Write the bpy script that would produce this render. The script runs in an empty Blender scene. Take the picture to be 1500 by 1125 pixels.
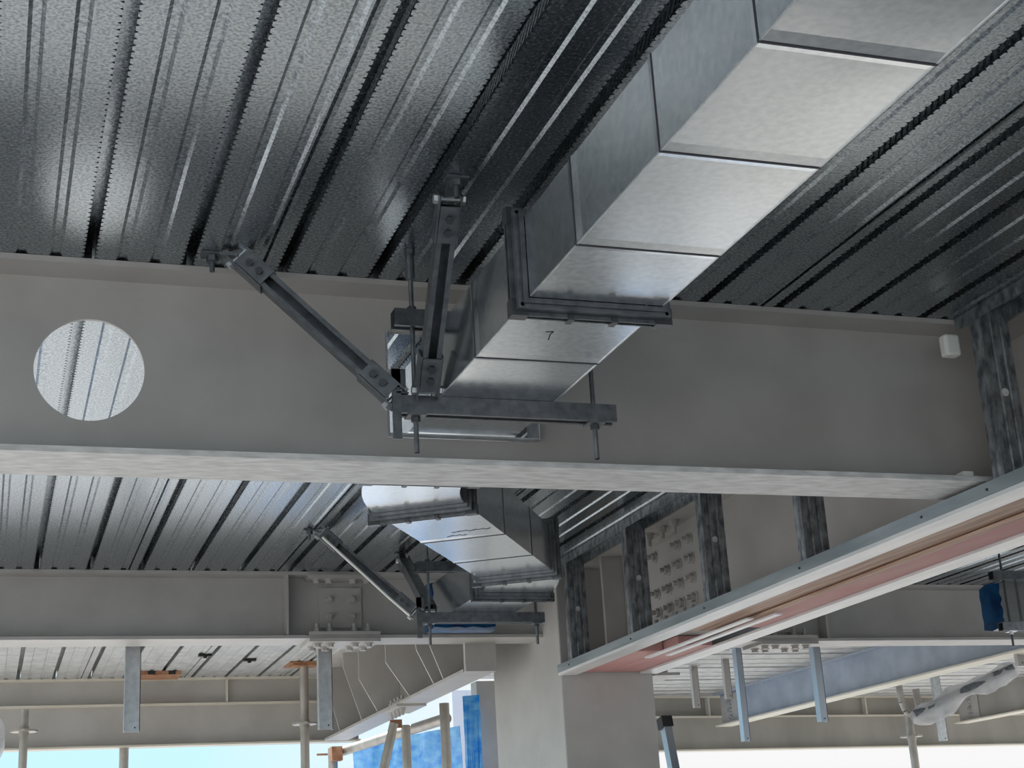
import bpy, bmesh, math, random
from mathutils import Vector, Matrix
random.seed(7)
PI = math.pi
C = bpy.context.scene.collection
SC = bpy.context.scene

# ---------------------------------------------------------------- camera (at the origin of the site grid; floor is 1.6 m below)
FPX = 2222.0
yaw, pitch, roll = 0.33953, 0.31577, -0.05919
fw = Vector((math.sin(yaw)*math.cos(pitch), math.cos(yaw)*math.cos(pitch), math.sin(pitch)))
r0 = Vector((math.cos(yaw), -math.sin(yaw), 0)); u0 = r0.cross(fw)
rt = r0*math.cos(roll) + u0*math.sin(roll); up = -r0*math.sin(roll) + u0*math.cos(roll)
cam = bpy.data.objects.new('camera', bpy.data.cameras.new('camera')); C.objects.link(cam)
cam.matrix_world = Matrix(((rt.x, up.x, -fw.x, 0), (rt.y, up.y, -fw.y, 0), (rt.z, up.z, -fw.z, 0), (0, 0, 0, 1)))
cam.data.sensor_width = 36.0; cam.data.lens = FPX/1500*36.0
cam.data.clip_start = 0.02; cam.data.clip_end = 500
SC.camera = cam
FLOOR = -1.6; DK = 1.4

# ---------------------------------------------------------------- sky, sun, exposure
SC.view_settings.view_transform = 'Standard'; SC.view_settings.look = 'None'
SC.view_settings.gamma = 1.0; SC.view_settings.use_curve_mapping = False
SC.view_settings.exposure = -0.25
W = bpy.data.worlds.new('sky'); SC.world = W; W.use_nodes = True
nt = W.node_tree; N = nt.nodes; L = nt.links
for n in list(N): N.remove(n)
out = N.new('ShaderNodeOutputWorld'); bg = N.new('ShaderNodeBackground'); L.new(bg.outputs[0], out.inputs[0])
tc = N.new('ShaderNodeTexCoord'); sep = N.new('ShaderNodeSeparateXYZ'); L.new(tc.outputs['Generated'], sep.inputs[0])
noi = N.new('ShaderNodeTexNoise'); noi.inputs['Scale'].default_value = 2.2; noi.inputs['Detail'].default_value = 6
L.new(tc.outputs['Generated'], noi.inputs['Vector'])
ma = N.new('ShaderNodeMath'); ma.operation = 'MULTIPLY_ADD'; ma.inputs[1].default_value = 1.6; L.new(sep.outputs['X'], ma.inputs[0])
L.new(noi.outputs['Fac'], ma.inputs[2])
rmp = N.new('ShaderNodeValToRGB'); L.new(ma.outputs[0], rmp.inputs[0])
rmp.color_ramp.elements[0].position = 0.62; rmp.color_ramp.elements[0].color = (0.66, 1.02, 1.18, 1)
rmp.color_ramp.elements[1].position = 1.0; rmp.color_ramp.elements[1].color = (1.0, 1.0, 1.0, 1)
# the cyan band lies low over the horizon; higher up the sky is a thin, nearly neutral cloud veil
mrh = N.new('ShaderNodeMapRange'); mrh.inputs['From Min'].default_value = 0.12; mrh.inputs['From Max'].default_value = 0.30; L.new(sep.outputs['Z'], mrh.inputs['Value'])
mxh = N.new('ShaderNodeMix'); mxh.data_type = 'RGBA'; L.new(mrh.outputs[0], mxh.inputs['Factor'])
L.new(rmp.outputs[0], mxh.inputs['A']); mxh.inputs['B'].default_value = (0.74, 0.84, 0.98, 1)
L.new(mxh.outputs['Result'], bg.inputs['Color']); bg.inputs['Strength'].default_value = 1.12
sun = bpy.data.objects.new('sun', bpy.data.lights.new('sun', 'SUN')); C.objects.link(sun)
sun.data.energy = 8.5; sun.data.angle = math.radians(0.6); sun.data.color = (1.0, 0.95, 0.88)
SUN_FROM = Vector((-0.12, 0.86, 0.50)).normalized()
sun.rotation_euler = SUN_FROM.to_track_quat('Z', 'Y').to_euler(); sun.location = (0, 0, 12)

# ---------------------------------------------------------------- materials
def mat(name, col, metal=0.0, rough=0.5, noise=None, bump=0.0, bscale=60, col2=None, nscale=12, alpha=None, stretch=None, rough2=None, bdet=3, emit=None, trans=0):
    m = bpy.data.materials.new(name); m.use_nodes = True
    nt = m.node_tree; N = nt.nodes; L = nt.links; b = N['Principled BSDF']
    b.inputs['Base Color'].default_value = (*col, 1); b.inputs['Metallic'].default_value = metal; b.inputs['Roughness'].default_value = rough
    if trans: b.inputs['Transmission Weight'].default_value = trans
    if alpha is not None: b.inputs['Alpha'].default_value = alpha
    tc = N.new('ShaderNodeTexCoord'); mp = N.new('ShaderNodeMapping'); L.new(tc.outputs['Object'], mp.inputs[0])
    if stretch: mp.inputs['Scale'].default_value = stretch
    if col2:
        n = N.new('ShaderNodeTexNoise') if noise != 'voronoi' else N.new('ShaderNodeTexVoronoi')
        n.inputs['Scale'].default_value = nscale
        if noise != 'voronoi': n.inputs['Detail'].default_value = 4
        L.new(mp.outputs[0], n.inputs['Vector'])
        r = N.new('ShaderNodeValToRGB'); r.color_ramp.elements[0].color = (*col, 1); r.color_ramp.elements[1].color = (*col2, 1)
        r.color_ramp.elements[0].position = 0.35; r.color_ramp.elements[1].position = 0.65
        if noise == 'voronoi':
            s = N.new('ShaderNodeSeparateColor'); L.new(n.outputs['Color'], s.inputs[0]); src = s.outputs[0]
            r.color_ramp.elements[0].position = 0.0; r.color_ramp.elements[1].position = 1.0
        else: src = n.outputs['Fac']
        L.new(src, r.inputs[0]); L.new(r.outputs[0], b.inputs['Base Color'])
        if rough2 is not None:
            mr = N.new('ShaderNodeMapRange'); mr.inputs['To Min'].default_value = rough; mr.inputs['To Max'].default_value = rough2
            L.new(src, mr.inputs['Value']); L.new(mr.outputs[0], b.inputs['Roughness'])
    if bump:
        n2 = N.new('ShaderNodeTexNoise'); n2.inputs['Scale'].default_value = bscale; n2.inputs['Detail'].default_value = bdet
        L.new(mp.outputs[0], n2.inputs['Vector'])
        bp = N.new('ShaderNodeBump'); bp.inputs['Strength'].default_value = bump; bp.inputs['Distance'].default_value = 0.004
        L.new(n2.outputs['Fac'], bp.inputs['Height']); L.new(bp.outputs[0], b.inputs['Normal'])
    return m
M = {}
M['paint'] = mat('grey_paint', (0.425, 0.402, 0.378), 0, 0.42, 'n', 0.10, 25, (0.485, 0.462, 0.436), 5)
M['paint_brush_lit'] = mat('brushed_lit_grey_paint', (0.56, 0.545, 0.525), 0, 0.5, 'n', 0.8, 40, (0.78, 0.765, 0.745), 50, stretch=(0.3, 1, 1))  # streaky brushed paint, lightened to carry floor bounce on the flange underside
M['paint_lit'] = mat('lit_grey_paint', (0.62, 0.57, 0.47), 0, 0.5, 'n', 0.1, 20, (0.68, 0.64, 0.55), 3)  # same beam paint, paler: light on flanges and ledges put into the colour
M['paint_dull'] = mat('weathered_grey_paint', (0.30, 0.285, 0.25), 0, 0.6, 'n', 0.1, 20, (0.38, 0.36, 0.32), 3, stretch=(1, 1, 0.3))
M['blue_grey'] = mat('blue_grey_primer', (0.33, 0.37, 0.43), 0, 0.5, 'n', 0.1, 20, (0.42, 0.46, 0.52), 6)
M['deck'] = mat('galvanised_deck', (0.20, 0.235, 0.26), 0.97, 0.17, 'n', 0.10, 150, (0.48, 0.52, 0.55), 150, rough2=0.33)
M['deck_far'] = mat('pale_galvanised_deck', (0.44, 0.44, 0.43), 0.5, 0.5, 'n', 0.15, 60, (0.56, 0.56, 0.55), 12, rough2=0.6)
M['duct'] = mat('galvanised_duct', (0.66, 0.70, 0.73), 0.98, 0.15, 'n', 0.55, 4.0, (0.78, 0.81, 0.83), 70, rough2=0.23, bdet=0)
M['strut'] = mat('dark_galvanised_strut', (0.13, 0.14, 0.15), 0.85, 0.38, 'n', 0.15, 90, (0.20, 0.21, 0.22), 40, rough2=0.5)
M['bolt'] = mat('dark_bolt_steel', (0.10, 0.105, 0.11), 0.8, 0.4)
M['zinc'] = mat('bright_zinc', (0.55, 0.58, 0.60), 0.85, 0.35, 'n', 0.1, 60, (0.70, 0.72, 0.74), 30)
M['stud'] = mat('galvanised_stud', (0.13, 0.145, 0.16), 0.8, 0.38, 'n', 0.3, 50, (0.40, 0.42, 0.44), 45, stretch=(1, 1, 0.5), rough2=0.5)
M['track'] = mat('galvanised_track', (0.30, 0.34, 0.36), 0.8, 0.35, 'n', 0.15, 40, (0.46, 0.50, 0.52), 14, stretch=(1, 0.15, 1), rough2=0.45)
M['strip'] = mat('pale_metal_strip', (0.68, 0.68, 0.68), 0.35, 0.42, 'n', 0.25, 25, (0.82, 0.80, 0.78), 14, stretch=(1, 0.2, 1))
M['timber'] = mat('brown_timber', (0.36, 0.20, 0.13), 0, 0.6, 'n', 0.3, 25, (0.60, 0.43, 0.33), 16, stretch=(3, 0.12, 1))
M['pink'] = mat('pink_board', (0.56, 0.26, 0.25), 0, 0.7, 'n', 0.1, 20, (0.62, 0.36, 0.33), 6, stretch=(1, 0.3, 1))
M['concrete'] = mat('floor_concrete', (0.58, 0.57, 0.555), 0, 0.85, 'n', 0.1, 12, (0.70, 0.70, 0.69), 1.2)
M['tint_sheet'] = mat('blue_tint_sheet', (0.05, 0.26, 0.68), 0, 0.5, 'n', 0.2, 12, (0.16, 0.42, 0.80), 3)
M['slab'] = mat('slab_concrete', (0.40, 0.39, 0.38), 0, 0.9, 'n', 0.2, 30, (0.5, 0.49, 0.47), 8)
M['pole'] = mat('scaffold_tube', (0.36, 0.33, 0.29), 0.55, 0.45, 'n', 0.1, 30, (0.50, 0.46, 0.41), 8)
M['rust'] = mat('rusty_plate', (0.30, 0.12, 0.06), 0.2, 0.7, 'n', 0.3, 40, (0.45, 0.26, 0.15), 20)
M['tarp'] = mat('blue_tarpaulin', (0.01, 0.30, 0.90), 0, 0.3, 'n', 0.9, 9, (0.20, 0.58, 0.98), 9, stretch=(1, 1, 2.2), trans=0.12)
M['bluefilm'] = mat('dark_blue_film', (0.001, 0.018, 0.07), 0, 0.32, 'n', 0.6, 18, (0.003, 0.06, 0.15), 14)
M['bluefilm'].node_tree.nodes['Principled BSDF'].inputs['Specular IOR Level'].default_value = 0.2
M['plastic'] = mat('clear_plastic_wrap', (0.70, 0.71, 0.73), 0, 0.15, 'n', 1.0, 22, (0.88, 0.88, 0.88), 10, alpha=0.5)
M['black'] = mat('black_rubber', (0.012, 0.012, 0.014), 0, 0.5)
M['alu'] = mat('aluminium', (0.40, 0.45, 0.51), 0.8, 0.32)
M['clad'] = mat('pale_cladding', (0.74, 0.76, 0.84), 0, 0.5)
M['seam_shade'] = mat('dark_seam_shade', (0.035, 0.035, 0.045), 0.2, 0.5)
M['ink'] = mat('marker_ink', (0.02, 0.02, 0.03), 0, 0.6)
M['white'] = mat('white_block', (0.85, 0.84, 0.78), 0, 0.5)

# ---------------------------------------------------------------- mesh builder
class MB:
    def __init__(s): s.v = []; s.f = []
    def add(s, vs, fs):
        o = len(s.v); s.v += [tuple(v) for v in vs]; s.f += [tuple(i+o for i in f) for f in fs]; return s
    def box(s, x0, x1, y0, y1, z0, z1):
        return s.add([(x0,y0,z0),(x1,y0,z0),(x1,y1,z0),(x0,y1,z0),(x0,y0,z1),(x1,y0,z1),(x1,y1,z1),(x0,y1,z1)],
                     [(0,3,2,1),(4,5,6,7),(0,1,5,4),(1,2,6,5),(2,3,7,6),(3,0,4,7)])
    def sweep(s, prof, p, q, upv=(0,0,1)):
        """closed 2-D outline (side, up) swept straight from p to q"""
        p = Vector(p); q = Vector(q); d = (q-p).normalized(); u = Vector(upv); u = (u - d*u.dot(d)).normalized(); r = d.cross(u)
        n = len(prof)
        vs = [p + r*a + u*b for a, b in prof] + [q + r*a + u*b for a, b in prof]
        fs = [(i, (i+1) % n, (i+1) % n+n, i+n) for i in range(n)] + [tuple(range(n))[::-1], tuple(range(n, 2*n))]
        return s.add(vs, fs)
    def tube(s, p, q, r, n=16, r2=None):
        r2 = r if r2 is None else r2
        p = Vector(p); q = Vector(q); d = (q-p).normalized(); a = d.orthogonal().normalized(); b = d.cross(a)
        vs = [p + (a*math.cos(2*PI*i/n) + b*math.sin(2*PI*i/n))*r for i in range(n)] + [q + (a*math.cos(2*PI*i/n) + b*math.sin(2*PI*i/n))*r2 for i in range(n)]
        return s.add(vs, [(i, (i+1) % n, (i+1) % n+n, i+n) for i in range(n)] + [tuple(range(n))[::-1], tuple(range(n, 2*n))])
    def path(s, pts, r, n=12):
        for a, b in zip(pts[:-1], pts[1:]): s.tube(a, b, r, n)
        return s
    def build(s, name, m, parent=None, smooth=False, bevel=0):
        me = bpy.data.meshes.new(name); me.from_pydata(s.v, [], s.f); me.update()
        bm = bmesh.new(); bm.from_mesh(me)
        bmesh.ops.recalc_face_normals(bm, faces=bm.faces)
        if bevel:
            bmesh.ops.remove_doubles(bm, verts=bm.verts, dist=1e-6)
            bmesh.ops.bevel(bm, geom=[e for e in bm.edges if len(e.link_faces) == 2 and e.calc_face_angle(0) > 0.6], offset=bevel, segments=2, affect='EDGES', profile=0.5)
        off = wloc(parent) if parent else Vector(s.origin()) if parent is None else Vector()
        for v in bm.verts: v.co -= off
        if smooth:
            for f in bm.faces: f.smooth = True
            for e in bm.edges:
                if len(e.link_faces) == 2 and e.calc_face_angle(0) > 0.7: e.smooth = False
        bm.to_mesh(me); bm.free(); me.materials.append(m)
        o = bpy.data.objects.new(name, me); C.objects.link(o)
        if parent: o.parent = parent
        else: o.location = off
        return o
    def origin(s):
        xs = [v[0] for v in s.v]; ys = [v[1] for v in s.v]; zs = [v[2] for v in s.v]
        return ((min(xs)+max(xs))/2, (min(ys)+max(ys))/2, min(zs))
def wloc(o):
    v = Vector()
    while o: v += o.location; o = o.parent
    return v
def tag(o, label=None, cat=None, group=None, kind=None):
    if label: o['label'] = label
    if cat: o['category'] = cat
    if group: o['group'] = group
    if kind: o['kind'] = kind
    return o
def thing(name, label, cat, loc, group=None):
    o = bpy.data.objects.new(name, None); o.empty_display_size = 0.05; C.objects.link(o); o.location = loc
    return tag(o, label, cat, group)
def dup(o, delta, parent=None):
    c = o.copy(); C.objects.link(c)
    if parent: c.parent = parent
    else: c.location = o.location + Vector(delta)
    for ch in list(o.children): dup(ch, None, c)
    return c
def hexa(c, d, r, h):            # hex head / nut at c pointing along d
    c = Vector(c); d = Vector(d).normalized()
    return MB().tube(c, c + d*h, r, 6)
def bolt(c, d, r, h, shank=0.0):
    c = Vector(c); d = Vector(d).normalized()
    m = MB().tube(c, c + d*h*0.2, r*1.35, 16).tube(c + d*h*0.2, c + d*h, r, 6)
    if shank: m.tube(c + d*h, c + d*(h+shank), r*0.55, 12)
    return m
S = 0.0205; T = 0.0025; LP = 0.0095
CH = [(-LP, -S), (-S, -S), (-S, S), (S, S), (S, -S), (LP, -S), (LP, -S+0.008), (LP+T, -S+0.008), (LP+T, -S+T), (S-T, -S+T), (S-T, S-T), (-S+T, S-T), (-S+T, -S+T), (-LP-T, -S+T), (-LP-T, -S+0.008), (-LP, -S+0.008)]

# ---------------------------------------------------------------- setting: ground floor, metal deck ceiling, slab
g = MB().box(-60, 60, -60, 120, FLOOR-0.3, FLOOR).build('floor', M['concrete']); tag(g, 'pale concrete ground floor below the steel frame', kind='structure')
for x0, x1, y0, y1 in ((2.6, 5.6, 14.6, 18.0), (3.9, 5.2, 8.7, 9.7)):  # out-of-view blue sheets, added only to tint reflections in the duct
    tag(MB().box(x0, x1, y0, y1, FLOOR+0.001, FLOOR+0.006).build('floor', M['tint_sheet']), 'unseen blue sheet added on the floor to tint the duct reflections', kind='structure')
PITCH = 0.22; X0 = 0.168
def deck_profile(k):
    s = X0 + PITCH*k
    P = [(s-0.0125, 0, -1), (s-0.0125, 0.006, -1), (s-0.027, 0.058, 0), (s+0.027, 0.058, 0), (s+0.0125, 0.006, 1), (s+0.0125, 0, 1)]
    P += [(s+0.030, 0.0, 0)]
    for c in (0.073, 0.147): P += [(s+c-0.014, 0, 0), (s+c-0.007, 0.0045, 0), (s+c+0.007, 0.0045, 0), (s+c+0.014, 0, 0)]
    if k % 3 == 1: P += [(s+0.166, 0, 0), (s+0.167, 0.014, 0), (s+0.171, 0.014, 0), (s+0.172, -0.0035, 0), (s+0.182, -0.002, 0), (s+0.183, 0, 0)]
    else: P += [(s+0.190, 0, 0)]
    return P
def deck(k0, k1, ya, yb, teeth, m, name='ceiling'):
    P = [p for k in range(k0, k1) for p in deck_profile(k)]
    rows = []
    if teeth:
        y = ya
        while y < yb:
            rows += [(y, 0), (min(y+0.013, yb), 0), (min(y+0.018, yb), 1)]; y += 0.022
        rows.append((yb, 0))
    else: rows = [(ya, 0), (yb, 0)]
    n = len(P); V = []
    for y, t in rows:
        V += [(x + lip*t*0.0065, y, DK+z) for x, z, lip in P]
    F = [(r*n+i, r*n+i+1, (r+1)*n+i+1, (r+1)*n+i) for r in range(len(rows)-1) for i in range(n-1)]
    me = bpy.data.meshes.new(name); me.from_pydata(V, [], F); me.update(); me.flip_normals()
    me.materials.append(m); o = bpy.data.objects.new(name, me); C.objects.link(o); return o
tag(deck(-6, 13, -1.0, 7.2, True, M['deck']), 'galvanised profiled steel deck soffit over the near bays', kind='structure')
tag(deck(13, 38, -1.0, 7.05, False, M['deck']), 'galvanised profiled deck soffit right of the girder', kind='structure')
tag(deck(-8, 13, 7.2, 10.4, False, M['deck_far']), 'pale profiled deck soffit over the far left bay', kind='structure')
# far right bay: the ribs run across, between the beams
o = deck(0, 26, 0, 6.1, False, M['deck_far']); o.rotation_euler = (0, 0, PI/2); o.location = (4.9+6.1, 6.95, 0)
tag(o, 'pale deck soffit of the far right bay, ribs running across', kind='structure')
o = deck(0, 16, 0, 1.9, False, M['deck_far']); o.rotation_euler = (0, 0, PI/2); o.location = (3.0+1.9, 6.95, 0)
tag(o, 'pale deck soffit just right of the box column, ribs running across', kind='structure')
sl = MB().box(-1.6, 4.9, -7.0, 10.5, DK+0.0585, DK+0.2).box(4.9, 11, -7.0, 12.9, DK+0.0585, DK+0.2)
for k in range(-7, 13):          # plugs added in the rib slots over the beams to block light leaks
    for ya in (3.43, 6.92, 10.31): sl.box(X0+PITCH*k-0.0118, X0+PITCH*k+0.0118, ya, ya+0.08, DK+0.0005, DK+0.0585)
sl = sl.build('ceiling', M['slab']); tag(sl, 'concrete slab above the metal deck', kind='structure')

# ---------------------------------------------------------------- beams
def plate_with_holes(x0, x1, z0, z1, y, t, circ=None, rect=None):
    """web plate in the xz plane with real openings"""
    bm = bmesh.new()
    def loop(pts):
        vs = [bm.verts.new((a, y, b)) for a, b in pts]; return [bm.edges.new((vs[i], vs[(i+1) % len(vs)])) for i in range(len(vs))]
    E = loop([(x0, z0), (x1, z0), (x1, z1), (x0, z1)])
    if circ: E += loop([(circ[0]+circ[2]*math.cos(2*PI*i/64), circ[1]+circ[2]*math.sin(2*PI*i/64)) for i in range(64)])
    if rect: E += loop([(rect[0], rect[2]), (rect[0], rect[3]), (rect[1], rect[3]), (rect[1], rect[2])])
    bmesh.ops.triangle_fill(bm, edges=E, use_beauty=True)
    fs = bm.faces[:]
    r = bmesh.ops.extrude_face_region(bm, geom=fs)
    for v in [e for e in r['geom'] if isinstance(e, bmesh.types.BMVert)]: v.co.y += t
    mb = MB(); bm.verts.index_update(); mb.v = [tuple(v.co) for v in bm.verts]; mb.f = [tuple(v.index for v in f.verts) for f in bm.faces]; bm.free(); return mb

b1 = thing('steel_beam', 'deep grey painted steel beam across the foreground with a round hole and a square duct opening', 'beam', (0.5, 3.413, 0.94), 'painted steel beams under the deck')
plate_with_holes(-1.6, 2.598, 0.954, 1.386, 3.408, 0.010, (0.182, 1.165, 0.123), (0.88, 1.262, 1.030, 1.300)).build('web', M['paint'], b1)
MB().box(-1.6, 2.598, 3.313, 3.513, 1.386, 1.3995).build('top_flange', M['paint'], b1)
MB().box(-1.6, 2.598, 3.313, 3.513, 0.940, 0.954).build('bottom_flange', M['paint_brush_lit'], b1)
MB().box(2.5985, 2.713, 3.408, 3.418, 0.957, 1.378).build('web_cope', M['paint'], b1)

def hexrow(name, m, parent, pts, d, r, h, shank=0):
    for p in pts: bolt(p, d, r, h, shank).build(name, m, parent)

def cross_beam(label, x0, x1, y, zb, sx, mirror=False):
    """shallow I beam across the view with a bolted splice centred at sx"""
    t = thing('steel_beam', label, 'beam', ((x0+x1)/2, y+0.1, zb), 'painted steel beams under the deck')
    MB().box(x0, x1, y+0.095, y+0.105, zb+0.014, DK-0.014).build('web', M['paint'], t)
    MB().box(x0, x1, y, y+0.2, DK-0.014, DK-0.0005).build('top_flange', M['paint'], t)
    MB().box(x0, x1, y, y+0.2, zb, zb+0.014).build('bottom_flange', M['paint'], t)
    for s, g0 in ((sx, 0),):
        MB().box(s-0.165, s+0.165, y-0.01, y+0.088, zb+0.0145, zb+0.03).build('splice_plate', M['paint'], t)
        MB().box(s-0.165, s+0.165, y-0.01, y+0.21, zb-0.016, zb-0.0005).build('splice_plate', M['paint'], t)
        MB().box(s-0.165, s+0.165, y-0.01, y+0.088, DK-0.03, DK-0.0145).build('splice_plate', M['paint'], t)
        MB().box(s-0.10, s+0.10, y+0.083, y+0.0945, zb+0.06, DK-0.06).build('splice_plate', M['paint'], t)
        for dx in (-0.12, -0.06, 0.055, 0.12):
            bolt((s+dx, y+0.045, zb+0.03), (0, 0, 1), 0.016, 0.022, 0.022).build('bolt', M['paint'], t)
            bolt((s+dx, y+0.045, zb-0.016), (0, 0, -1), 0.017, 0.018).build('bolt', M['paint'], t)
            bolt((s+dx, y+0.160, zb-0.016), (0, 0, -1), 0.017, 0.018).build('bolt', M['paint'], t)
            bolt((s+dx, y+0.045, DK-0.03), (0, 0, -1), 0.017, 0.018).build('bolt', M['paint'], t)
        for dx in (-0.055, 0.055):
            for z in (zb+0.11, zb+0.19):
                bolt((s+dx, y+0.083, z), (0, -1, 0), 0.016, 0.018, 0.014).build('bolt', M['paint'], t)
    e = sx-0.26 if not mirror else sx+0.24
    MB().box(e-0.005, e+0.005, y+0.01, y+0.094, zb+0.014, DK-0.014).build('stiffener', M['paint'], t)
    return t
cross_beam('shallower grey steel beam with a bolted splice, behind the deep foreground beam on the left', -2.2, 2.485, 6.81, 1.093, 1.525)
cross_beam('grey steel beam right of the timber-lined girder, with bolted splice beside the girder', 2.96, 9.0, 7.02, 1.098, 3.92, True)

# longitudinal girder inside the stud bulkhead
gd = thing('steel_girder', 'large grey painted girder behind the metal studs, bolted splice on its web', 'girder', (2.72, 3.6, 0.935), 'painted steel beams under the deck')
MB().box(2.714, 2.726, 0.8, 6.59, 0.955, 1.38).build('web', M['paint'], gd)
MB().box(2.60, 2.86, 0.8, 6.59, 0.935, 0.955).build('bottom_flange', M['paint'], gd)
MB().box(2.60, 2.86, 0.8, 6.59, 1.38, 1.3995).build('top_flange', M['paint'], gd)
MB().box(2.70, 2.7135, 5.42, 6.05, 1.00, 1.34).build('splice_plate', M['paint'], gd)
for i, y in enumerate((5.56, 5.68, 5.80, 5.92)):
    for z in (1.05, 1.13, 1.21, 1.29):
        if (i + int(z*100)) % 7 == 5: continue
        bolt((2.70, y, z), (-1, 0, 0), 0.019, 0.022, 0.02).build('bolt', M['paint'], gd)
for y in (5.5, 5.58, 5.66, 5.76, 5.86, 5.94):
    bolt((2.65, y, 0.955), (0, 0, 1), 0.019, 0.024, 0.03).build('bolt', M['paint'], gd)
for y in (5.6, 5.72, 5.86):
    bolt((2.65, y, 1.38), (0, 0, -1), 0.019, 0.024, 0.03).build('bolt', M['paint'], gd)
MB().box(2.612, 2.713, 2.66, 2.674, 0.956, 1.379).build('stiffener', M['paint'], gd)
MB().box(2.612, 2.713, 6.32, 6.34, 0.956, 1.379).build('stiffener', M['paint'], gd)

# column
cl = thing('steel_column', 'wide grey box column under the end of the timber-lined girder', 'column', (2.716, 7.1, FLOOR))
MB().box(2.487, 2.945, 6.60, 7.60, FLOOR, DK-0.001).build('shaft', M['paint'], cl, bevel=0.006)
# stub girder with gussets, left of the column
sg = thing('gusseted_girder', 'grey girder with tapered gusset plates running back from the column to the edge beam', 'girder', (2.22, 8.6, 0.96), 'painted steel beams under the deck')
GX = 2.30
MB().box(GX-0.006, GX+0.006, 7.02, 10.28, 0.975, DK-0.014).build('web', M['paint_dull'], sg)
MB().box(2.145, 2.305, 7.02, 10.28, 0.96, 0.975).build('bottom_flange', M['paint'], sg)
MB().box(2.02, 2.305, 7.02, 10.28, DK-0.014, DK-0.0005).build('top_flange', M['paint'], sg)
MB().box(2.15, 2.305, 6.99, 7.019, 0.96, DK-0.014).build('end_plate', M['paint'], sg)
for y, pts in ((7.39, [(2.155,.976),(2.095,1.13),(2.03,1.385)]), (7.57, [(2.155,.976),(2.07,1.15),(2.03,1.385)]), (8.07, [(2.16,.976),(2.03,1.163),(2.03,1.385)]),
               (8.80, [(2.16,.976),(2.05,1.171),(2.05,1.385)]), (9.22, [(2.16,.976),(2.05,1.30),(2.05,1.385)]), (9.85, [(2.16,.976),(2.11,1.16),(2.07,1.385)])):
    poly = pts + [(GX-0.007, 1.385), (GX-0.007, 0.976)]
    MB().add([(a, y, b) for a, b in poly] + [(a, y+0.012, b) for a, b in poly],
             [tuple(range(5)), tuple(range(5, 10))[::-1]] + [(i, (i+1) % 5, (i+1) % 5+5, i+5) for i in range(5)]).build('gusset_plate', M['paint'], sg)
MB().box(2.13, 2.30, 8.25, 8.62, 0.947, 0.9595).build('splice_plate', M['paint'], sg)
for y in (8.32, 8.40, 8.48, 8.56):
    bolt((2.18, y, 0.947), (0, 0, -1), 0.016, 0.02, 0.02).build('bolt', M['paint'], sg)
    bolt((2.18, y, 0.975), (0, 0, 1), 0.016, 0.02, 0.02).build('bolt', M['paint'], sg)
# stub on the right of the column
sr = thing('stub_beam', 'short grey stub beam projecting just right of the column top', 'beam', (3.3, 7.4, 0.96), 'painted steel beams under the deck')
MB().box(3.30, 3.312, 7.23, 8.6, 0.975, DK-0.014).build('web', M['paint'], sr)
MB().box(3.24, 3.38, 7.23, 8.6, 0.96, 0.975).build('bottom_flange', M['paint'], sr)
MB().box(3.24, 3.38, 7.23, 8.6, DK-0.014, DK-0.001).build('top_flange', M['paint'], sr)
MB().box(2.946, 3.299, 7.3, 7.33, 0.975, 1.09).build('bracket_plate', M['paint'], sr)

# edge beams
def edge_beam(label, length, loc, rz, ribs, m):
    t = thing('edge_beam', label, 'beam', loc, 'painted steel beams under the deck'); z0 = loc[2]
    H = DK - z0
    def part(n, mb, mm):
        o = mb.build(n, mm, t)
        for v in o.data.vertices: v.co += Vector(loc)
        return o
    part('web', MB().box(0, length, 0.06, 0.072, 0.012, H-0.014), m)
    part('top_flange', MB().box(0, length, 0, 0.13, H-0.014, H-0.0005), M['paint_lit'])
    part('ledge', MB().box(0, length, 0.0, 0.0595, H-0.18, H-0.168), M['paint_lit'])
    part('bottom_flange', MB().box(0, length, 0.0, 0.13, 0, 0.0115), M['paint_lit'])
    for x in ribs: part('stiffener', MB().box(x-0.006, x+0.006, 0.006, 0.0595, H-0.167, H-0.015), M['paint_lit'])
    t.rotation_euler = (0, 0, rz); return t
edge_beam('long grey edge beam with a thin ledge, left background above the open sky', 5.6, (-3.2, 10.30, 0.958), 0, [1.2, 3.0, 4.7], M['paint'])
edge_beam('beige weathered edge beam in the right background above the white sky', 7.4, (4.55, 11.72, 0.945), 0.135, [1.27, 2.95, 4.6], M['paint_dull'])

# secondary beams of the far right bay
def joist(label, x, y0, y1, m, zb=1.128):
    t = thing('secondary_beam', label, 'beam', (x+0.075, (y0+y1)/2, zb), 'secondary beams of the far right bay')
    MB().box(x+0.070, x+0.080, y0, y1, zb+0.012, DK-0.012).build('web', m, t)
    MB().box(x, x+0.15, y0, y1, zb, zb+0.012).build('bottom_flange', M['paint_lit'], t)
    MB().box(x, x+0.15, y0, y1, DK-0.012, DK-0.0005).build('top_flange', m, t)
    MB().box(x+0.058, x+0.069, y1-0.32, y1-0.02, zb+0.02, DK-0.02).build('end_cleat', M['paint'], t)
    for z in (zb+0.06, zb+0.12, zb+0.18):
        bolt((x+0.058, y1-0.20, z), (-1, 0, 0), 0.016, 0.02, 0.012).build('bolt', M['zinc'], t)
    return t
joist('blue-grey secondary beam running back to the edge beam beside the wrapped bar', 5.80, 7.23, 11.80, M['blue_grey'])
joist('beige secondary beam at the far right background edge', 8.35, 7.23, 12.10, M['paint_dull'])

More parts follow.
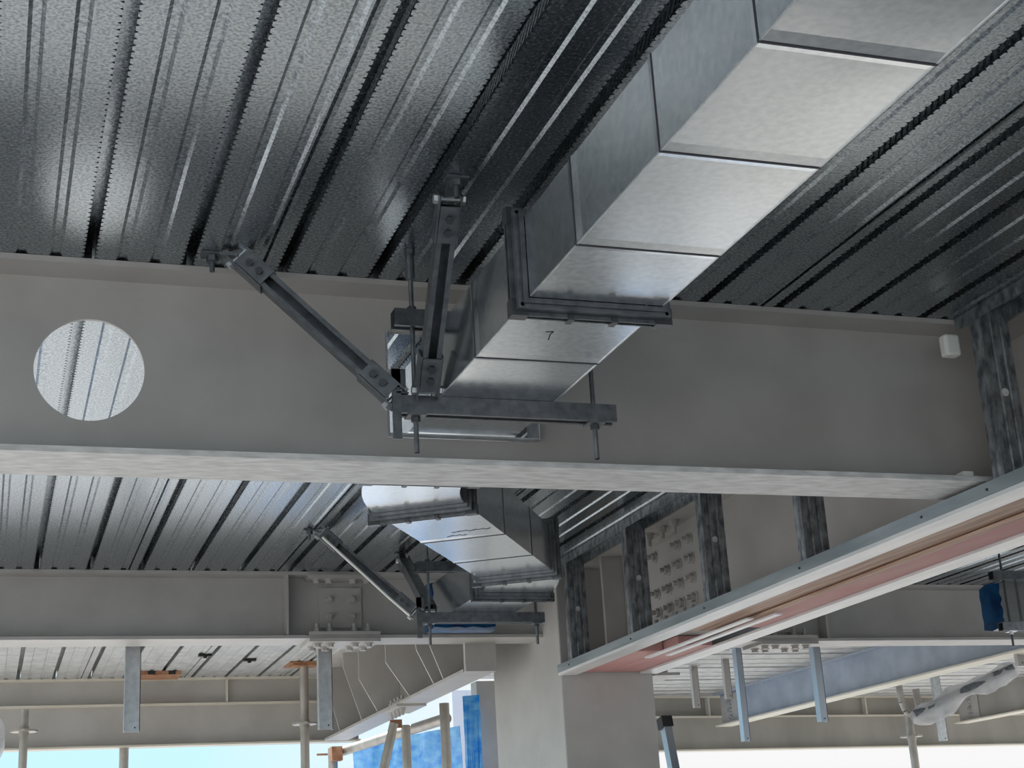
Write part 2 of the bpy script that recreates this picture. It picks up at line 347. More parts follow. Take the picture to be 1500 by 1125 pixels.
# ---------------------------------------------------------------- stud bulkhead round the girder
XS = 2.468
tr = thing('bottom_track', 'long pale galvanised bottom track carrying the metal studs left of the girder', 'metal track', (XS+0.046, 4.2, 0.892))
UT = [(-0.046, 0), (0.046, 0), (0.046, 0.036), (0.0445, 0.036), (0.0445, 0.0015), (-0.0445, 0.0015), (-0.0445, 0.036), (-0.046, 0.036)]
MB().sweep(UT, (XS+0.046, 1.4, 0.892), (XS+0.046, 6.595, 0.892)).build('channel', M['track'], tr)
for y in (3.26, 3.57, 4.28, 5.0, 5.7, 6.42): MB().tube((XS, y+0.02, 0.908), (XS-0.003, y+0.02, 0.908), 0.004, 10).build('screw', M['bolt'], tr)
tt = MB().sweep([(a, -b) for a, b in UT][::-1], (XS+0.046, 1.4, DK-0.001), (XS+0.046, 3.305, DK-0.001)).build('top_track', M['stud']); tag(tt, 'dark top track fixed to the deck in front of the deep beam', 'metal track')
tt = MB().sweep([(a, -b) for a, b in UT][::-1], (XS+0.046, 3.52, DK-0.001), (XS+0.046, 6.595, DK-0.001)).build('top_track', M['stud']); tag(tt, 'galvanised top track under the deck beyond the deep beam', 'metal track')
def stud(y, label):
    t = thing('metal_stud', label, 'stud', (XS+0.046, y, 0.894), 'upright metal studs of the bulkhead')
    x0, x1 = XS+0.0017, XS+0.0903
    # web with pressed grooves faces the camera side, flanges run back, round service hole shown by a grommet ring
    prof = [(x0, y+0.048), (x0, y), (x0+0.024, y), (x0+0.027, y+0.004), (x0+0.031, y+0.004), (x0+0.034, y), (x1-0.034, y), (x1-0.031, y+0.004), (x1-0.027, y+0.004), (x1-0.024, y), (x1, y), (x1, y+0.048),
            (x1-0.009, y+0.048), (x1-0.009, y+0.0465), (x1-0.0015, y+0.0465), (x1-0.0015, y+0.0015), (x1-0.0225, y+0.0015), (x1-0.0262, y+0.0055), (x1-0.0318, y+0.0055), (x1-0.0355, y+0.0015),
            (x0+0.0355, y+0.0015), (x0+0.0318, y+0.0055), (x0+0.0262, y+0.0055), (x0+0.0225, y+0.0015), (x0+0.0015, y+0.0015), (x0+0.0015, y+0.0465), (x0+0.009, y+0.0465), (x0+0.009, y+0.048)]
    n = len(prof); z0, z1 = 0.8945, DK-0.003
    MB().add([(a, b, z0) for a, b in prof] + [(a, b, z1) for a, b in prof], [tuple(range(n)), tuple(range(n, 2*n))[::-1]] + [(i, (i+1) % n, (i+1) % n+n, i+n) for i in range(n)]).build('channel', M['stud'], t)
    g = MB(); cx, cz, n = (x0+x1)/2, 1.155, 20
    ring = [(cx+math.cos(2*PI*i/n)*0.011, y-0.0008, cz+math.sin(2*PI*i/n)*0.011) for i in range(n)]
    g.add(ring + [(a, y-0.0002, c) for a, b, c in ring], [tuple(range(n)), tuple(range(n, 2*n))[::-1]] + [(i, (i+1) % n, (i+1) % n+n, i+n) for i in range(n)]).build('hole_grommet', M['paint_brush_lit'], t)
    return t
stud(2.45, 'dark metal stud at the right edge of the picture nearest the camera')
stud(3.20, 'tall dark metal stud standing in front of the deep beam at its right end')
stud(4.25, 'metal stud seen just below the deep beam, furthest right beneath it')
stud(4.97, 'metal stud right beside the bolted splice of the girder')
stud(5.69, 'metal stud just left of the bolted splice of the girder')
stud(6.40, 'metal stud nearest the box column, farthest from the camera')

def lining(name, label, cat, x0, x1, y0, y1, z0, z1, m): return tag(MB().box(x0, x1, y0, y1, z0, z1).build(name, m), label, cat)
lining('metal_angle', 'pale metal edge strip under the near side of the girder casing', 'metal strip', XS+0.0015, XS+0.085, 1.4, 6.59, 0.880, 0.8915, M['strip'])
lining('timber_board', 'brown timber board lining the underside of the girder casing', 'board', 2.562, 2.715, 1.4, 5.45, 0.896, 0.932, M['timber'])
lining('pink_board', 'long pink board under the girder casing beside the brown timber', 'board', 2.718, 2.872, 1.4, 5.35, 0.892, 0.93, M['pink'])
lining('timber_batten', 'narrow brown batten between the timber and pink boards', 'board', 2.70, 2.728, 1.4, 5.42, 0.884, 0.8915, M['timber'])
lining('pink_board', 'short pink board under the casing, left half, next to the column', 'board', 2.562, 2.712, 5.95, 6.59, 0.893, 0.932, M['pink'])
lining('pink_board', 'short pink board under the casing, right half, next to the column', 'board', 2.716, 2.872, 5.80, 6.59, 0.893, 0.932, M['pink'])
lining('metal_angle', 'pale metal edge strip along the right side of the girder casing', 'metal strip', 2.876, 2.965, 1.4, 6.59, 0.883, 0.893, M['strip'])
lining('metal_lath', 'thin loose metal strip bridging the gap between the casing boards', 'metal strip', 2.655, 2.682, 5.05, 6.02, 0.872, 0.8785, M['strip'])
lining('metal_lath', 'second loose metal strip beside the first, right of it', 'metal strip', 2.720, 2.748, 4.95, 5.95, 0.872, 0.8785, M['strip'])
lining('track_channel', 'pale galvanised channel standing up along the right side of the casing', 'metal track', 2.930, 2.945, 1.4, 6.59, 0.8935, 0.932, M['track'])

# ---------------------------------------------------------------- ductwork
ZB, ZT, HW = 1.040, 1.205, 0.1365
duct = thing('rectangular_duct', 'long bright galvanised rectangular air duct with an offset bend, passing through the deep beam', 'duct', (1.063, 2.5, ZB))
TH = math.radians(33); RC = 0.68
P0 = Vector((1.0635, 3.80)); 
def elbow_pts(p, h0, turn, n=10):
    """centreline of a bend: start p, heading h0 (angle right of +Y), turning by turn"""
    s = 1 if turn > 0 else -1
    c = p + Vector((math.cos(h0), -math.sin(h0)))*RC*s
    out = []
    for i in range(n+1):
        h = h0 + turn*i/n
        out.append((c - Vector((math.cos(h), -math.sin(h)))*RC*s, h))
    return out
E1 = elbow_pts(P0, 0, TH); P1 = E1[-1][0]; D1 = Vector((math.sin(TH), math.cos(TH)))
LD = 1.10
P2 = P1 + D1*LD; E2 = elbow_pts(P2, TH, -TH); P3 = E2[-1][0]
def duct_loft(st, name='duct_section', m=None):
    """st: list of (Vector2, heading, inset)"""
    mb = MB(); V = []; F = []
    for p, h, i in st:
        r = Vector((math.cos(h), -math.sin(h))); w = HW - i
        for a, z in ((-w, ZB+i), (w, ZB+i), (w, ZT-i), (-w, ZT-i)): V.append((p.x+r.x*a, p.y+r.y*a, z))
    n = len(st)
    for k in range(n-1):
        for j in range(4): F.append((k*4+j, k*4+(j+1) % 4, k*4+4+(j+1) % 4, k*4+4+j))
    F += [(3, 2, 1, 0), (n*4-4, n*4-3, n*4-2, n*4-1)]
    return mb.add(V, F).build(name, m or M['duct'], duct)
def straight(p, h, l, seams):
    d = Vector((math.sin(h), math.cos(h))); st = [(p, h, 0)]
    for s in seams: st += [(p+d*(s-0.030), h, 0), (p+d*(s-0.0022), h, -0.0012), (p+d*(s+0.0022), h, -0.0012), (p+d*(s+0.016), h, 0)]
    st.append((p+d*l, h, 0)); o = duct_loft(st)
    for s in seams:      # dark strip painting the gap shadow at each lap seam
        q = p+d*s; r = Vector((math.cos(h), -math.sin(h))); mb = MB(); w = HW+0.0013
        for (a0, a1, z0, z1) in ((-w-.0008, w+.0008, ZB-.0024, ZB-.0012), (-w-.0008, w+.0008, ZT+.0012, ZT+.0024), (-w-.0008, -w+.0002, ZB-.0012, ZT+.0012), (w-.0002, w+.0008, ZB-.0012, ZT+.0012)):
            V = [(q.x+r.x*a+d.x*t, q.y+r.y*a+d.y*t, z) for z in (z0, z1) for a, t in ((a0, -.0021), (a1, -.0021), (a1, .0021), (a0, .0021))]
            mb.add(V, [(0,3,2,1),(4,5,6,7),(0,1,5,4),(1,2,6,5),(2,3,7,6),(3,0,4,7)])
        mb.build('seam', M['seam_shade'], o)
    return o
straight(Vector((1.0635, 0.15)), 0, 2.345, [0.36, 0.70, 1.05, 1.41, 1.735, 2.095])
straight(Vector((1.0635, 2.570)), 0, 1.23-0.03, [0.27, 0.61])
duct_loft([(p, h, 0) for p, h in E1], 'elbow')
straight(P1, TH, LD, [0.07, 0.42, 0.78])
duct_loft([(p, h, 0) for p, h in E2], 'elbow')
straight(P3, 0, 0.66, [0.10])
# corner seam strip along the bottom left edge
for xx in (-HW, HW):
    MB().sweep([(-0.0014, -0.0014), (0.0014, -0.0014), (0.0014, 0.0014), (-0.0014, 0.0014)], (1.0635+xx, 0.15, ZB), (1.0635+xx, 2.49, ZB)).build('corner_seam', M['zinc'], duct)
    MB().sweep([(-0.0014, -0.0014), (0.0014, -0.0014), (0.0014, 0.0014), (-0.0014, 0.0014)], (1.0635+xx, 2.57, ZB), (1.0635+xx, 3.30, ZB)).build('corner_seam', M['zinc'], duct)
def flange(p, h, gap=0.018):
    d = Vector((math.sin(h), math.cos(h), 0)); r = Vector((math.cos(h), -math.sin(h), 0)); c = Vector((p.x, p.y, 0)); mb = MB()
    o = 0.027
    def bar(a0, a1, z0, z1, s0, s1):
        V = [c + r*a + d*s + Vector((0, 0, z)) for z in (z0, z1) for a, s in ((a0, s0), (a1, s0), (a1, s1), (a0, s1))]
        mb.add(V, [(0,3,2,1),(4,5,6,7),(0,1,5,4),(1,2,6,5),(2,3,7,6),(3,0,4,7)])
    W0 = HW + 0.0006
    for s0, s1, k in ((-0.034, -0.028, 0.010), (-0.028, -0.004, 0.019), (-0.004, 0.004, o-0.004), (0.004, 0.028, 0.019), (0.028, 0.034, 0.010), (-0.009, -0.005, o), (0.005, 0.009, o)):
        bar(-W0-k, W0+k, ZB-0.0006-k, ZB-0.0006, s0, s1); bar(-W0-k, W0+k, ZT+0.0006, ZT+0.0006+k, s0, s1)
        bar(-W0-k, -W0, ZB-0.0006, ZT+0.0006, s0, s1); bar(W0, W0+k, ZB-0.0006, ZT+0.0006, s0, s1)
    f = mb.build('flange_joint', M['strut'], duct)
    for sx in (-1, 1):
        for sz in (ZB-0.012, ZT+0.012):
            cc = c + r*(sx*(HW+0.012)) + Vector((0, 0, sz))
            cb = MB(); V = [cc + r*a + d*s + Vector((0, 0, z)) for z in (-0.017, 0.017) for a, s in ((-0.017, -0.013), (0.017, -0.013), (0.017, 0.013), (-0.017, 0.013))]
            cb.add(V, [(0,3,2,1),(4,5,6,7),(0,1,5,4),(1,2,6,5),(2,3,7,6),(3,0,4,7)]).build('corner_piece', M['bolt'], f)
            MB().tube(cc - d*0.022, cc - d*0.013, 0.0075, 6).tube(cc - d*0.028, cc - d*0.022, 0.004, 10).build('bolt', M['zinc'], f)
    for a in (-0.045, 0.045):     # edge clamps
        cc = c + r*a + Vector((0, 0, ZB-0.0285)); V = [cc + r*x + d*s + Vector((0, 0, z)) for z in (-0.003, 0.022) for x, s in ((-0.006, -0.013), (0.006, -0.013), (0.006, 0.013), (-0.006, 0.013))]
        MB().add(V, [(0,3,2,1),(4,5,6,7),(0,1,5,4),(1,2,6,5),(2,3,7,6),(3,0,4,7)]).build('clamp', M['bolt'], f)
flange(Vector((1.0635, 2.532)), 0)
MB().box(0.8805, 1.2615, 3.385, 3.4075, 1.0305, 1.0345).box(0.8805, 0.8835, 3.40, 3.47, 1.035, 1.2995).box(1.2585, 1.2615, 3.385, 3.47, 1.035, 1.2995).build('opening_sleeve', M['zinc'], duct)
flange(P0 + Vector((0, -0.015)), 0)
flange(P1, TH); flange(P2, TH); flange(P3, 0)
# marker scribbles on the undersides
def scribble(pts_list, name='pen_mark'):
    mb = MB()
    for pts in pts_list:
        for (x0, y0), (x1, y1) in zip(pts[:-1], pts[1:]):
            d = Vector((x1-x0, y1-y0)); n = Vector((-d.y, d.x)).normalized()*0.0012
            V = [(x0-n.x, y0-n.y), (x1-n.x, y1-n.y), (x1+n.x, y1+n.y), (x0+n.x, y0+n.y)]
            mb.add([(a, b, ZB-0.0008) for a, b in V] + [(a, b, ZB-0.0002) for a, b in V], [(0,3,2,1),(4,5,6,7),(0,1,5,4),(1,2,6,5),(2,3,7,6),(3,0,4,7)])
    return mb.build(name, M['ink'], duct)
scribble([[(1.022, 2.672), (1.037, 2.668), (1.036, 2.685), (1.043, 2.715)], [(1.160, 2.61), (1.172, 2.595)]])
sq = []
cx, cy = 1.40, 4.44
for k in range(2):
    pts = []
    for i in range(26):
        t = i/25; pts.append((cx - 0.06 + 0.11*t + 0.006*math.sin(17*t+k), cy + 0.06*k - 0.07*t + 0.007*math.sin(i*1.9+k*2)))
    sq.append(pts[:26 if k == 0 else 14])
scribble(sq)
# film-wrapped open end of the run
fb = MB()
ye = P3.y + 0.66; n = 0
V = []; rings = [(0.0, 0.004), (0.03, 0.010), (0.10, 0.012), (0.16, 0.0), (0.19, -0.03)]
for dy, k in rings:
    for j in range(24):
        a = 2*PI*j/24; cxx, sz = math.cos(a), math.sin(a); q = 1/max(abs(cxx), abs(sz))*0.97
        V.append((P3.x + cxx*q*(HW+k) + 0.004*math.sin(j*2.3+dy*60), ye - 0.03 + dy, (ZB+ZT)/2 - 0.008 + sz*q*(0.0825+k+0.01) + 0.004*math.sin(j*3.1+dy*40)))
F = [(r*24+j, r*24+(j+1) % 24, r*24+24+(j+1) % 24, r*24+24+j) for r in range(4) for j in range(24)] + [tuple(range(96, 120)), tuple(range(24))[::-1]]
fb.add(V, F).build('end_film', M['bluefilm'], duct, smooth=True)['label'] = 'dark blue plastic film over the duct end'

# ---------------------------------------------------------------- trapeze hangers with sway braces
def hanger(label, y, x0, x1, rods, braces, near):
    t = thing('trapeze_hanger', label, 'hanger', ((x0+x1)/2, y, 0.91), 'trapeze hangers carrying the ducts')
    MB().sweep(CH, (x0, y, ZB-0.0005-S), (x1, y, ZB-0.0005-S)).build('support_channel', M['strut'], t)
    MB().sweep(CH, (x0-0.005, y, ZT+0.0005+S), (x1, y, ZT+0.0005+S)).build('top_channel', M['strut'], t)
    for x in rods:
        r = MB().tube((x, y, 0.912), (x, y, DK-0.05), 0.0055, 12)
        z = 0.912
        while z < 0.985: r.tube((x, y, z), (x, y, z+0.0012), 0.0062, 12); z += 0.0035
        rr = r.build('threaded_rod', M['strut'], t)
        MB().tube((x, y, DK-0.075), (x, y, DK-0.012), 0.0105, 14).tube((x, y, DK-0.012), (x, y, DK-0.0005), 0.013, 6).build('anchor_sleeve', M['strut'], rr)
        MB().tube((x, y, ZB-2*S-0.016), (x, y, ZB-2*S-0.005), 0.0105, 6).build('nut', M['bolt'], rr)
        MB().box(x-0.021, x+0.021, y-0.021, y+0.021, ZB-2*S-0.0045, ZB-2*S-0.0008).build('square_washer', M['strut'], rr)
        MB().tube((x, y, ZT+2*S+0.002), (x, y, ZT+2*S+0.012), 0.0105, 6).build('nut', M['bolt'], rr)
    for (a, b, foot) in braces:
        a = Vector(a); b = Vector(b); d = (b-a).normalized()
        br_up = Vector((0, 1, 0.25)) if abs(d.x) > 0.5 else Vector((0, 0, 1))
        br = MB().sweep(CH, a, b, br_up).build('brace_channel', M['strut'], t)
        u = (br_up - d*br_up.dot(d)).normalized(); side = d.cross(u)
        for e, s in ((a, 1), (b, -1)):
            dd = d*s
            # bolted hinge fitting capping the channel end: cheek plates, a cover plate with two bolts and a knuckle
            h = MB()
            for k in (-1, 1):
                V = [e + dd*q + side*(k*(S+0.003)+w) + u*v for q in (-0.032, 0.075) for w, v in ((-0.002, -0.021), (0.002, -0.021), (0.002, 0.021), (-0.002, 0.021))]
                h.add(V, [(0,3,2,1),(4,5,6,7),(0,1,5,4),(1,2,6,5),(2,3,7,6),(3,0,4,7)])
            V = [e + dd*q + side*w + u*v for q in (-0.010, 0.072) for w, v in ((-S, -S-0.0045), (S, -S-0.0045), (S, -S-0.0005), (-S, -S-0.0005))]
            h.add(V, [(0,3,2,1),(4,5,6,7),(0,1,5,4),(1,2,6,5),(2,3,7,6),(3,0,4,7)])
            hb = h.build('hinge_bracket', M['strut'], br)
            for q in (0.018, 0.048):
                c = e + dd*q - u*(S+0.0045); MB().tube(c, c - u*0.007, 0.0095, 6).build('bolt', M['bolt'], br)
            c = e - dd*0.018
            MB().tube(c - side*0.031, c + side*0.031, 0.007, 12).tube(c + side*0.024, c + side*0.034, 0.011, 6).tube(c - side*0.024, c - side*0.034, 0.011, 6).build('pivot_bolt', M['zinc'], br)
        f = Vector(foot)
        k = a - d*0.018
        fp = MB().sweep([(-0.014, -0.003), (0.014, -0.003), (0.014, 0.003), (-0.014, 0.003)], k, (f.x + (k.x-f.x)*0.35, f.y + (k.y-f.y)*0.35, DK-0.006), (0, 0, 1))
        fp.box(f.x-0.024, f.x+0.024, f.y-0.018, f.y+0.018, DK-0.0065, DK-0.0008)
        fp.tube((f.x, f.y, DK-0.0065), (f.x, f.y, DK-0.02), 0.014, 6).tube((f.x, f.y, DK-0.02), (f.x, f.y, DK-0.045), 0.006, 10)
        fp.build('foot_bracket', M['strut'], t)
    # slotted end bracket joining the braces to the channel
    eb = MB(); xb = rods[0]-0.035
    eb.box(xb-0.024, xb-0.004, y-S-0.006, y-S-0.001, ZB-0.105, ZB+0.058).box(xb-0.024, xb+0.008, y-S-0.006, y-S-0.001, ZB+0.015, ZB+0.058).box(xb-0.014, xb+0.014, y-S-0.006, y+0.01, ZB+0.001, ZB+0.005)
    eb.build('end_bracket', M['strut'], t)
    return t
hanger('near dark trapeze hanger under the duct in front of the deep beam, two sway braces', 3.13, 0.833, 1.352, (0.873, 1.303),
       [((0.505, 3.205, 1.372), (0.812, 3.125, 1.050), (0.435, 3.235, DK)), ((0.868, 2.795, 1.355), (0.892, 3.09, 1.062), (0.873, 2.745, DK))], True)
hanger('far dark trapeze hanger under the duct just in front of the second beam', 5.86, 1.615, 2.145, (1.66, 2.115),
       [((1.262, 5.96, 1.375), (1.585, 5.862, 1.055), (1.20, 5.975, DK)), ((1.690, 6.33, 1.345), (1.672, 5.905, 1.065), (1.69, 6.39, DK))], False)
wl = MB().path([(1.245, 5.93, 1.36), (1.40, 5.885, 1.20), (1.50, 5.855, 1.095), (1.572, 5.835, 1.025)], 0.0055, 10).build('brace_edge_highlight', M['white']); tag(wl, 'thin white strip painting the sunlit edge of the far hanger brace', 'highlight')  # white strip paints the sunlit edge of the brace

# second duct at the right edge, with blue-filmed end
d2 = thing('rectangular_duct', 'galvanised duct with dark blue wrapped end at the right edge of the picture', 'duct', (4.80, 5.3, ZB))
st2 = MB(); V = []; ys = [3.9, 4.9, 4.904, 4.908, 5.75, 5.754, 5.758, 6.22]; ins = [0, 0, .003, 0, 0, .003, 0, 0]
for y, i in zip(ys, ins):
    V += [(4.65+i, y, ZB+i), (5.0-i, y, ZB+i), (5.0-i, y, 1.245-i), (4.65+i, y, 1.245-i)]
F = [(k*4+j, k*4+(j+1) % 4, k*4+4+(j+1) % 4, k*4+4+j) for k in range(7) for j in range(4)] + [(3, 2, 1, 0), (28, 29, 30, 31)]
st2.add(V, F).build('duct_section', M['duct'], d2)
fm = MB(); V = []
for k, (dy, e) in enumerate(((0, .002), (0.02, .008), (0.10, .012), (0.17, .004), (0.20, -.03))):
    for j in range(24):
        a = 2*PI*j/24; c_, s_ = math.cos(a), math.sin(a); q = 0.98/max(abs(c_), abs(s_))
        V.append((4.825 + c_*q*(0.175+e) + 0.003*math.sin(j*2.7+dy*50), 6.20+dy, 1.1425 + s_*q*(0.1025+e) + 0.003*math.sin(j*1.7+dy*44)))
fm.add(V, [(r*24+j, r*24+(j+1) % 24, r*24+24+(j+1) % 24, r*24+24+j) for r in range(4) for j in range(24)] + [tuple(range(96, 120)), tuple(range(24))[::-1]])
fm.build('end_film', M['bluefilm'], d2, smooth=True)['label'] = 'dark blue plastic film over the duct end'
h2 = thing('trapeze_hanger', 'dark trapeze hanger round the blue-ended duct at the right edge', 'hanger', (4.8, 6.12, 0.95), 'trapeze hangers carrying the ducts')
MB().sweep(CH, (4.56, 6.12, ZB-0.0005-S), (5.10, 6.12, ZB-0.0005-S)).build('support_channel', M['strut'], h2)
MB().sweep(CH, (4.55, 6.12, 1.2455+S), (5.10, 6.12, 1.2455+S)).build('top_channel', M['strut'], h2)
for x in (4.615, 5.05):
    r = MB().tube((x, 6.12, 0.925), (x, 6.12, DK-0.0005), 0.0055, 12).build('threaded_rod', M['bolt'], h2)
    MB().box(x-0.021, x+0.021, 6.099, 6.141, ZB-2*S-0.006, ZB-2*S-0.0008).build('square_washer', M['zinc'], r)
    MB().tube((x, 6.12, ZB-2*S-0.017), (x, 6.12, ZB-2*S-0.0065), 0.0105, 6).build('nut', M['zinc'], r)

# ---------------------------------------------------------------- hanging channels under the far bays
def hang_channel(label, x, y, z0, w, dep, m, flange_m=None, group='galvanised channels hanging from the deck', z1=DK-0.001):
    t = thing('hanging_channel', label, 'hanging channel', (x+w/2, y, z0), group)
    MB().box(x, x+w, y, y+0.003, z0, z1).box(x, x+0.003, y-dep, y, z0, z1).box(x+w-0.003, x+w, y, y+dep*0.6, z0, z1).build('channel', m, t)
    MB().box(x-0.01, x+w+0.01, y-dep-0.01, y+dep*0.6+0.01, z1, z1+0.0008).build('top_plate', m, t)
    for z in (z0+0.02,): MB().tube((x+w*0.7, y-0.004, z), (x+w*0.7, y, z), 0.004, 10).build('screw', M['bolt'], t)
    return t
hang_channel('galvanised channel hanging at far left, the leftmost of the hanging channels', 0.588, 7.30, 0.745, 0.075, 0.04, M['zinc'])
hang_channel('galvanised channel hanging directly below the bolted beam splice, beside the gusset plates', 1.493, 7.30, 0.735, 0.075, 0.04, M['zinc'])
hang_channel('short grey hanging channel closest to the right of the column', 4.80, 10.10, 1.105, 0.065, 0.03, M['paint'])
hang_channel('short grey hanging channel beside the long bluish one', 4.885, 9.75, 1.125, 0.062, 0.03, M['paint'])
hang_channel('long bluish hanging channel in front of the end of the blue-grey secondary beam', 4.75, 9.30, 0.79, 0.07, 0.05, M['alu'])
hang_channel('long bluish hanging channel at the middle of the blue-grey secondary beam', 4.62, 8.05, 0.783, 0.075, 0.05, M['alu'])
hang_channel('grey hanging channel beneath the plastic-wrapped bar', 6.95, 10.3, 0.835, 0.085, 0.03, M['zinc'])
hang_channel('short grey channel hanging under the beam at the right picture edge', 5.875, 7.8, 1.06, 0.075, 0.03, M['paint'])

# ---------------------------------------------------------------- scaffold posts, props, tube, tarpaulin, ladder
def post(label, x, y, z1, r=0.0245, collar=None, cap=None, group='scaffold posts in the background'):
    t = thing('scaffold_post', label, 'post', (x, y, FLOOR), group)
    MB().tube((x, y, FLOOR), (x, y, z1), r, 20).build('tube', M['pole'], t, smooth=True)
    MB().box(x-0.07, x+0.07, y-0.07, y+0.07, FLOOR, FLOOR+0.008).build('base_plate', M['pole'], t)
    if collar:
        MB().tube((x, y, collar), (x, y, collar+0.012), r+0.055, 8).tube((x, y, collar-0.02), (x, y, collar+0.03), r+0.005, 16).build('collar', M['pole'], t)
    if cap:
        MB().box(x-0.08, x+0.08, y-0.06, y+0.06, z1, z1+0.015).build('head_plate', M['rust'], t)
    return t
post('scaffold post with a collar at the left edge, below the long edge beam', 0.201, 9.5, 1.113, 0.024, 0.985)
post('rusty-headed prop behind the hanging channel below the bolted splice', 1.90, 9.7, 1.375, 0.028, 1.01, True)
MB_ = post('thin post stub under the left edge beam behind the hanging channel', 0.845, 10.37, 0.957, 0.03)
post('thick grey scaffold post right of the blue tarpaulin folds', 2.62, 9.0, 1.045, 0.030)
post('upright scaffold post in front of the blue tarpaulin, left of the thick one', 2.375, 9.0, 0.92, 0.027)
post('short post at the far left end of the sloping tube by the tarpaulin', 2.42, 11.3, 1.0, 0.035)
sp = thing('scaffold_brace', 'leaning scaffold pole in front of the blue tarpaulin', 'post', (2.24, 9.0, FLOOR))
MB().tube((1.60, 8.93, FLOOR), (2.285, 8.93, 0.925), 0.027, 20).build('tube', M['pole'], sp, smooth=True)
MB().box(2.27, 2.34, 8.95, 8.97, 0.90, 0.95).build('coupler', M['rust'], sp)
tb = thing('scaffold_tube', 'pale horizontal scaffold tube above the blue tarpaulin', 'tube', (2.5, 10.1, 0.93))
MB().tube((2.49, 11.3, 0.975), (2.66, 9.10, 0.965), 0.034, 20).build('tube', M['pole'], tb, smooth=True)
MB().box(2.38, 2.46, 11.14, 11.24, 0.90, 1.0).tube((2.36, 11.2, 0.95), (2.28, 11.2, 0.95), 0.008, 10).build('coupler', M['rust'], tb)
# tarpaulin: a wavy sheet hung from the tube, with a folded end
def tarp(label, p, q, zt, zb, amp, n=60, m=24, sag=0.0):
    p = Vector(p); q = Vector(q); d = (q-p); nrm = Vector((-d.y, d.x)).normalized(); V = []; F = []
    for side in (0, 1):
        for i in range(n+1):
            for j in range(m+1):
                u, v = i/n, j/m
                w = amp*(math.sin(u*23+v*3)*0.5 + math.sin(u*51+v*7)*0.25 + 0.3*math.sin(v*19+u*5))*(0.3+v)
                b = p + d*u + nrm*(w + side*0.003)
                V.append((b.x, b.y, zt + (zb-zt)*v - sag*math.sin(PI*u)*(1-v)))
    k = (n+1)*(m+1)
    for i in range(n):
        for j in range(m):
            a = i*(m+1)+j; F.append((a, a+m+1, a+m+2, a+1)); F.append((a+k, a+1+k, a+m+2+k, a+m+1+k))
    o = MB().add(V, F).build('tarpaulin', M['tarp'], smooth=True); return tag(o, label, 'tarpaulin')
tarp('large wrinkled bright blue tarpaulin hung below the scaffold tube', (2.60, 11.45), (3.08, 10.2), 1.03, -0.6, 0.05, sag=0.0)
tarp('narrow hanging fold of blue tarpaulin left of the grey background post', (3.00, 9.86), (3.10, 9.80), 1.19, 0.5, 0.015, 20)
gp = MB().box(3.13, 3.26, 9.95, 10.08, FLOOR, 1.30).build('background_post', M['paint']); tag(gp, 'square grey background post just left of the box column', 'post')
cd = MB().box(3.86, 4.16, 13.0, 13.08, FLOOR, 1.62).box(4.0, 4.012, 12.99, 13.0, FLOOR, 1.6).build('cladding_panel', M['clad']); tag(cd, 'pale upright cladding panel outside, behind the blue tarpaulin', 'panel')
# ladder tip right of the column
ld = thing('ladder', 'aluminium ladder top with a black end cap right of the column', 'ladder', (3.5, 7.62, FLOOR))
RL = [(-0.022, -0.03), (0.022, -0.03), (0.022, 0.03), (-0.022, 0.03)]
TOPL, BOTL, TOPR, BOTR = Vector((3.530, 7.80, 0.775)), Vector((3.535, 7.22, FLOOR+0.001)), Vector((3.78, 8.10, 0.42)), Vector((3.80, 7.52, FLOOR+0.001))
for a, b in ((BOTL, TOPL), (BOTR, TOPR)):
    MB().sweep(RL, a, b, (0, 1, 0)).build('rail', M['alu'], ld)
MB().sweep([(-0.032, -0.036), (0.032, -0.036), (0.032, 0.036), (-0.032, 0.036)], TOPL - (TOPL-BOTL).normalized()*0.03, TOPL + (TOPL-BOTL).normalized()*0.03, (0, 1, 0)).build('end_cap', M['black'], ld)
for i in range(7):
    k = 0.1 + i*0.13; MB().tube(BOTL.lerp(TOPL, k), BOTR.lerp(TOPR, k), 0.013, 12).build('rung', M['alu'], ld)
# right-hand prop with J bend and plastic-wrapped bar
pr = post('scaffold post with a collar and hooked top, right background, under the plastic-wrapped bar', 6.515, 10.0, 1.02, 0.030, 0.845)
MB().path([(6.45, 9.98, 1.235), (6.46, 9.98, 1.10), (6.48, 9.98, 1.04), (6.52, 9.98, 1.0), (6.60, 9.98, 0.985)], 0.025, 12).build('hook_tube', M['pole'], pr)
MB().tube((6.62, 10.02, 1.20), (6.63, 10.02, 1.0), 0.028, 12).build('upper_tube', M['pole'], pr)
wb = thing('wrapped_bar', 'steel bar loosely wrapped in clear plastic sheet, right background', 'wrapped bar', (6.95, 9.93, 1.0))
A = Vector((6.50, 9.90, 1.00)); B = Vector((7.22, 9.62, 1.30))
MB().tube(A, B, 0.032, 12).build('bar', M['strut'], wb, smooth=True)
V = []; F = []; n = 24; mth = 18
for i in range(n+1):
    u = i/n; c = A.lerp(B, u*1.06-0.03) + Vector((0, 0, -0.02 - 0.03*math.sin(u*9)*(1-u))); rr = 0.066 + 0.010*math.sin(u*21) + 0.012*math.sin(u*8); rr *= (0.35 + 0.65*min(1, 6*u+0.2, 6*(1-u)+0.25))
    for j in range(mth):
        a = 2*PI*j/mth; k = 1 + 0.16*math.sin(3*a+u*15) + 0.07*math.sin(7*a+u*31)
        V.append(c + Vector((-0.35*math.cos(a)*rr*k, 0.5*math.sin(a)*rr*k, math.cos(a)*rr*k)))
F = [(i*mth+j, i*mth+(j+1) % mth, (i+1)*mth+(j+1) % mth, (i+1)*mth+j) for i in range(n) for j in range(mth)]
MB().add(V, F).build('plastic_wrap', M['plastic'], wb, smooth=True)
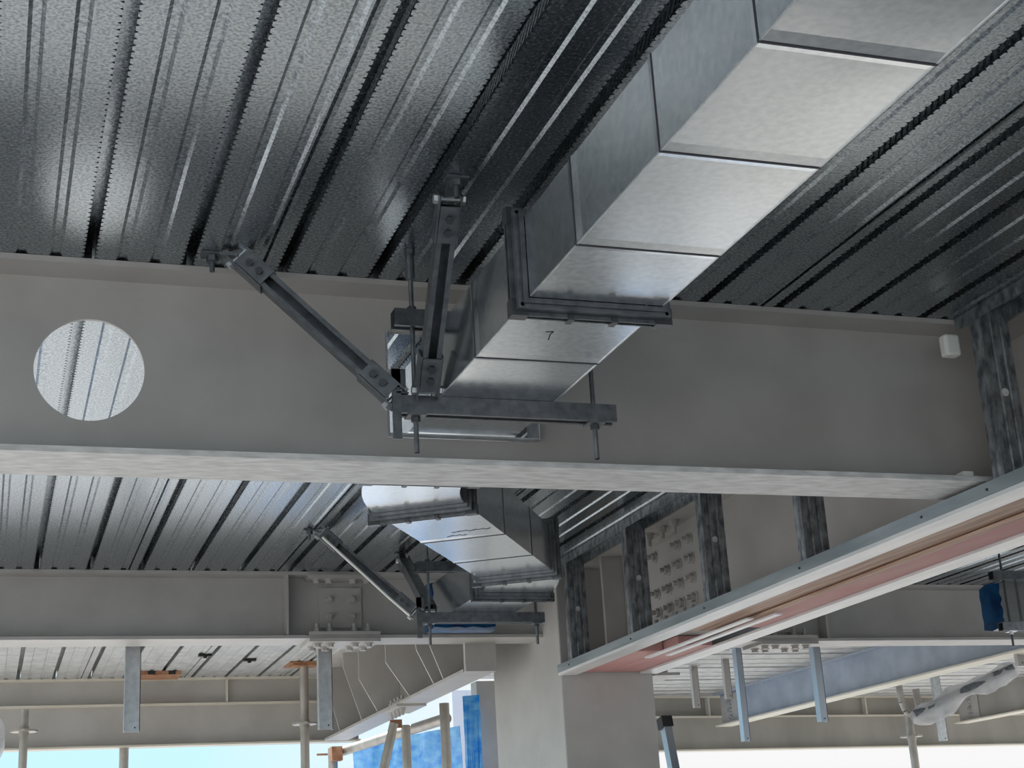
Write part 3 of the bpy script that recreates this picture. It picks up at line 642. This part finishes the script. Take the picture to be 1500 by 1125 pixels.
# plastic-wrapped end at the left edge
lb = thing('wrapped_lamp', 'bulging clear plastic wrapping at the left edge of the picture', 'wrapped object', (0.0, 9.0, 0.75))
V = []; n = 20
for i in range(n+1):
    a = PI*i/n
    for j in range(20):
        b = 2*PI*j/20; k = 1 + 0.07*math.sin(5*b+a*3)
        V.append((0.012 + 0.085*math.sin(a)*math.cos(b)*k, 9.0 + 0.085*math.sin(a)*math.sin(b)*k, 0.90 + 0.14*math.cos(a)))
MB().add(V, [(i*20+j, i*20+(j+1) % 20, (i+1)*20+(j+1) % 20, (i+1)*20+j) for i in range(n) for j in range(20)]).build('plastic_wrap', M['plastic'], lb, smooth=True)
MB().tube((0.012, 9.0, 0.80), (0.012, 9.0, 1.399), 0.02, 12).tube((0.012, 9, 0.8), (0.012, 9, 0.95), 0.045, 16).build('pipe', M['zinc'], lb)

# small items on deck and beams
tag(MB().box(2.405, 2.452, 3.272, 3.306, 1.280, 1.342).build('white_block', M['white'], bevel=0.008), 'small white block by the tall stud at the right end of the deep beam', 'block')
tag(MB().box(2.43, 2.462, 3.318, 3.35, 0.9545, 0.968).build('white_scrap', M['white']), 'white scrap lying on the bottom flange at the right end of the deep beam', 'scrap')
pk = thing('packing_plate', 'reddish packing plate under the deck above the left edge beam', 'plate', (1.02, 10.1, 1.38))
MB().box(0.90, 1.16, 9.98, 10.22, 1.375, 1.399).build('plate', M['rust'], pk)
for x in (0.95, 1.08): MB().box(x, x+0.045, 9.975, 9.98, 1.376, 1.398).build('tag', M['black'], pk)
tag(MB().box(1.80, 1.98, 9.62, 9.86, 1.3905, 1.3995).build('plywood_pad', M['rust']), 'rusty brown plywood pad on top of the prop below the splice', 'pad')
for x, y, lab in ((1.22, 9.29, 'small dark clip on the pale deck, nearest the left hanging channel'), (1.52, 9.50, 'small dark clip on the pale deck nearer the splice')):
    tag(MB().box(x-0.04, x+0.04, y-0.02, y+0.02, 1.385, 1.3995).tube((x, y, 1.375), (x, y, 1.385), 0.012, 10).build('deck_clip', M['black']), lab, 'clip')
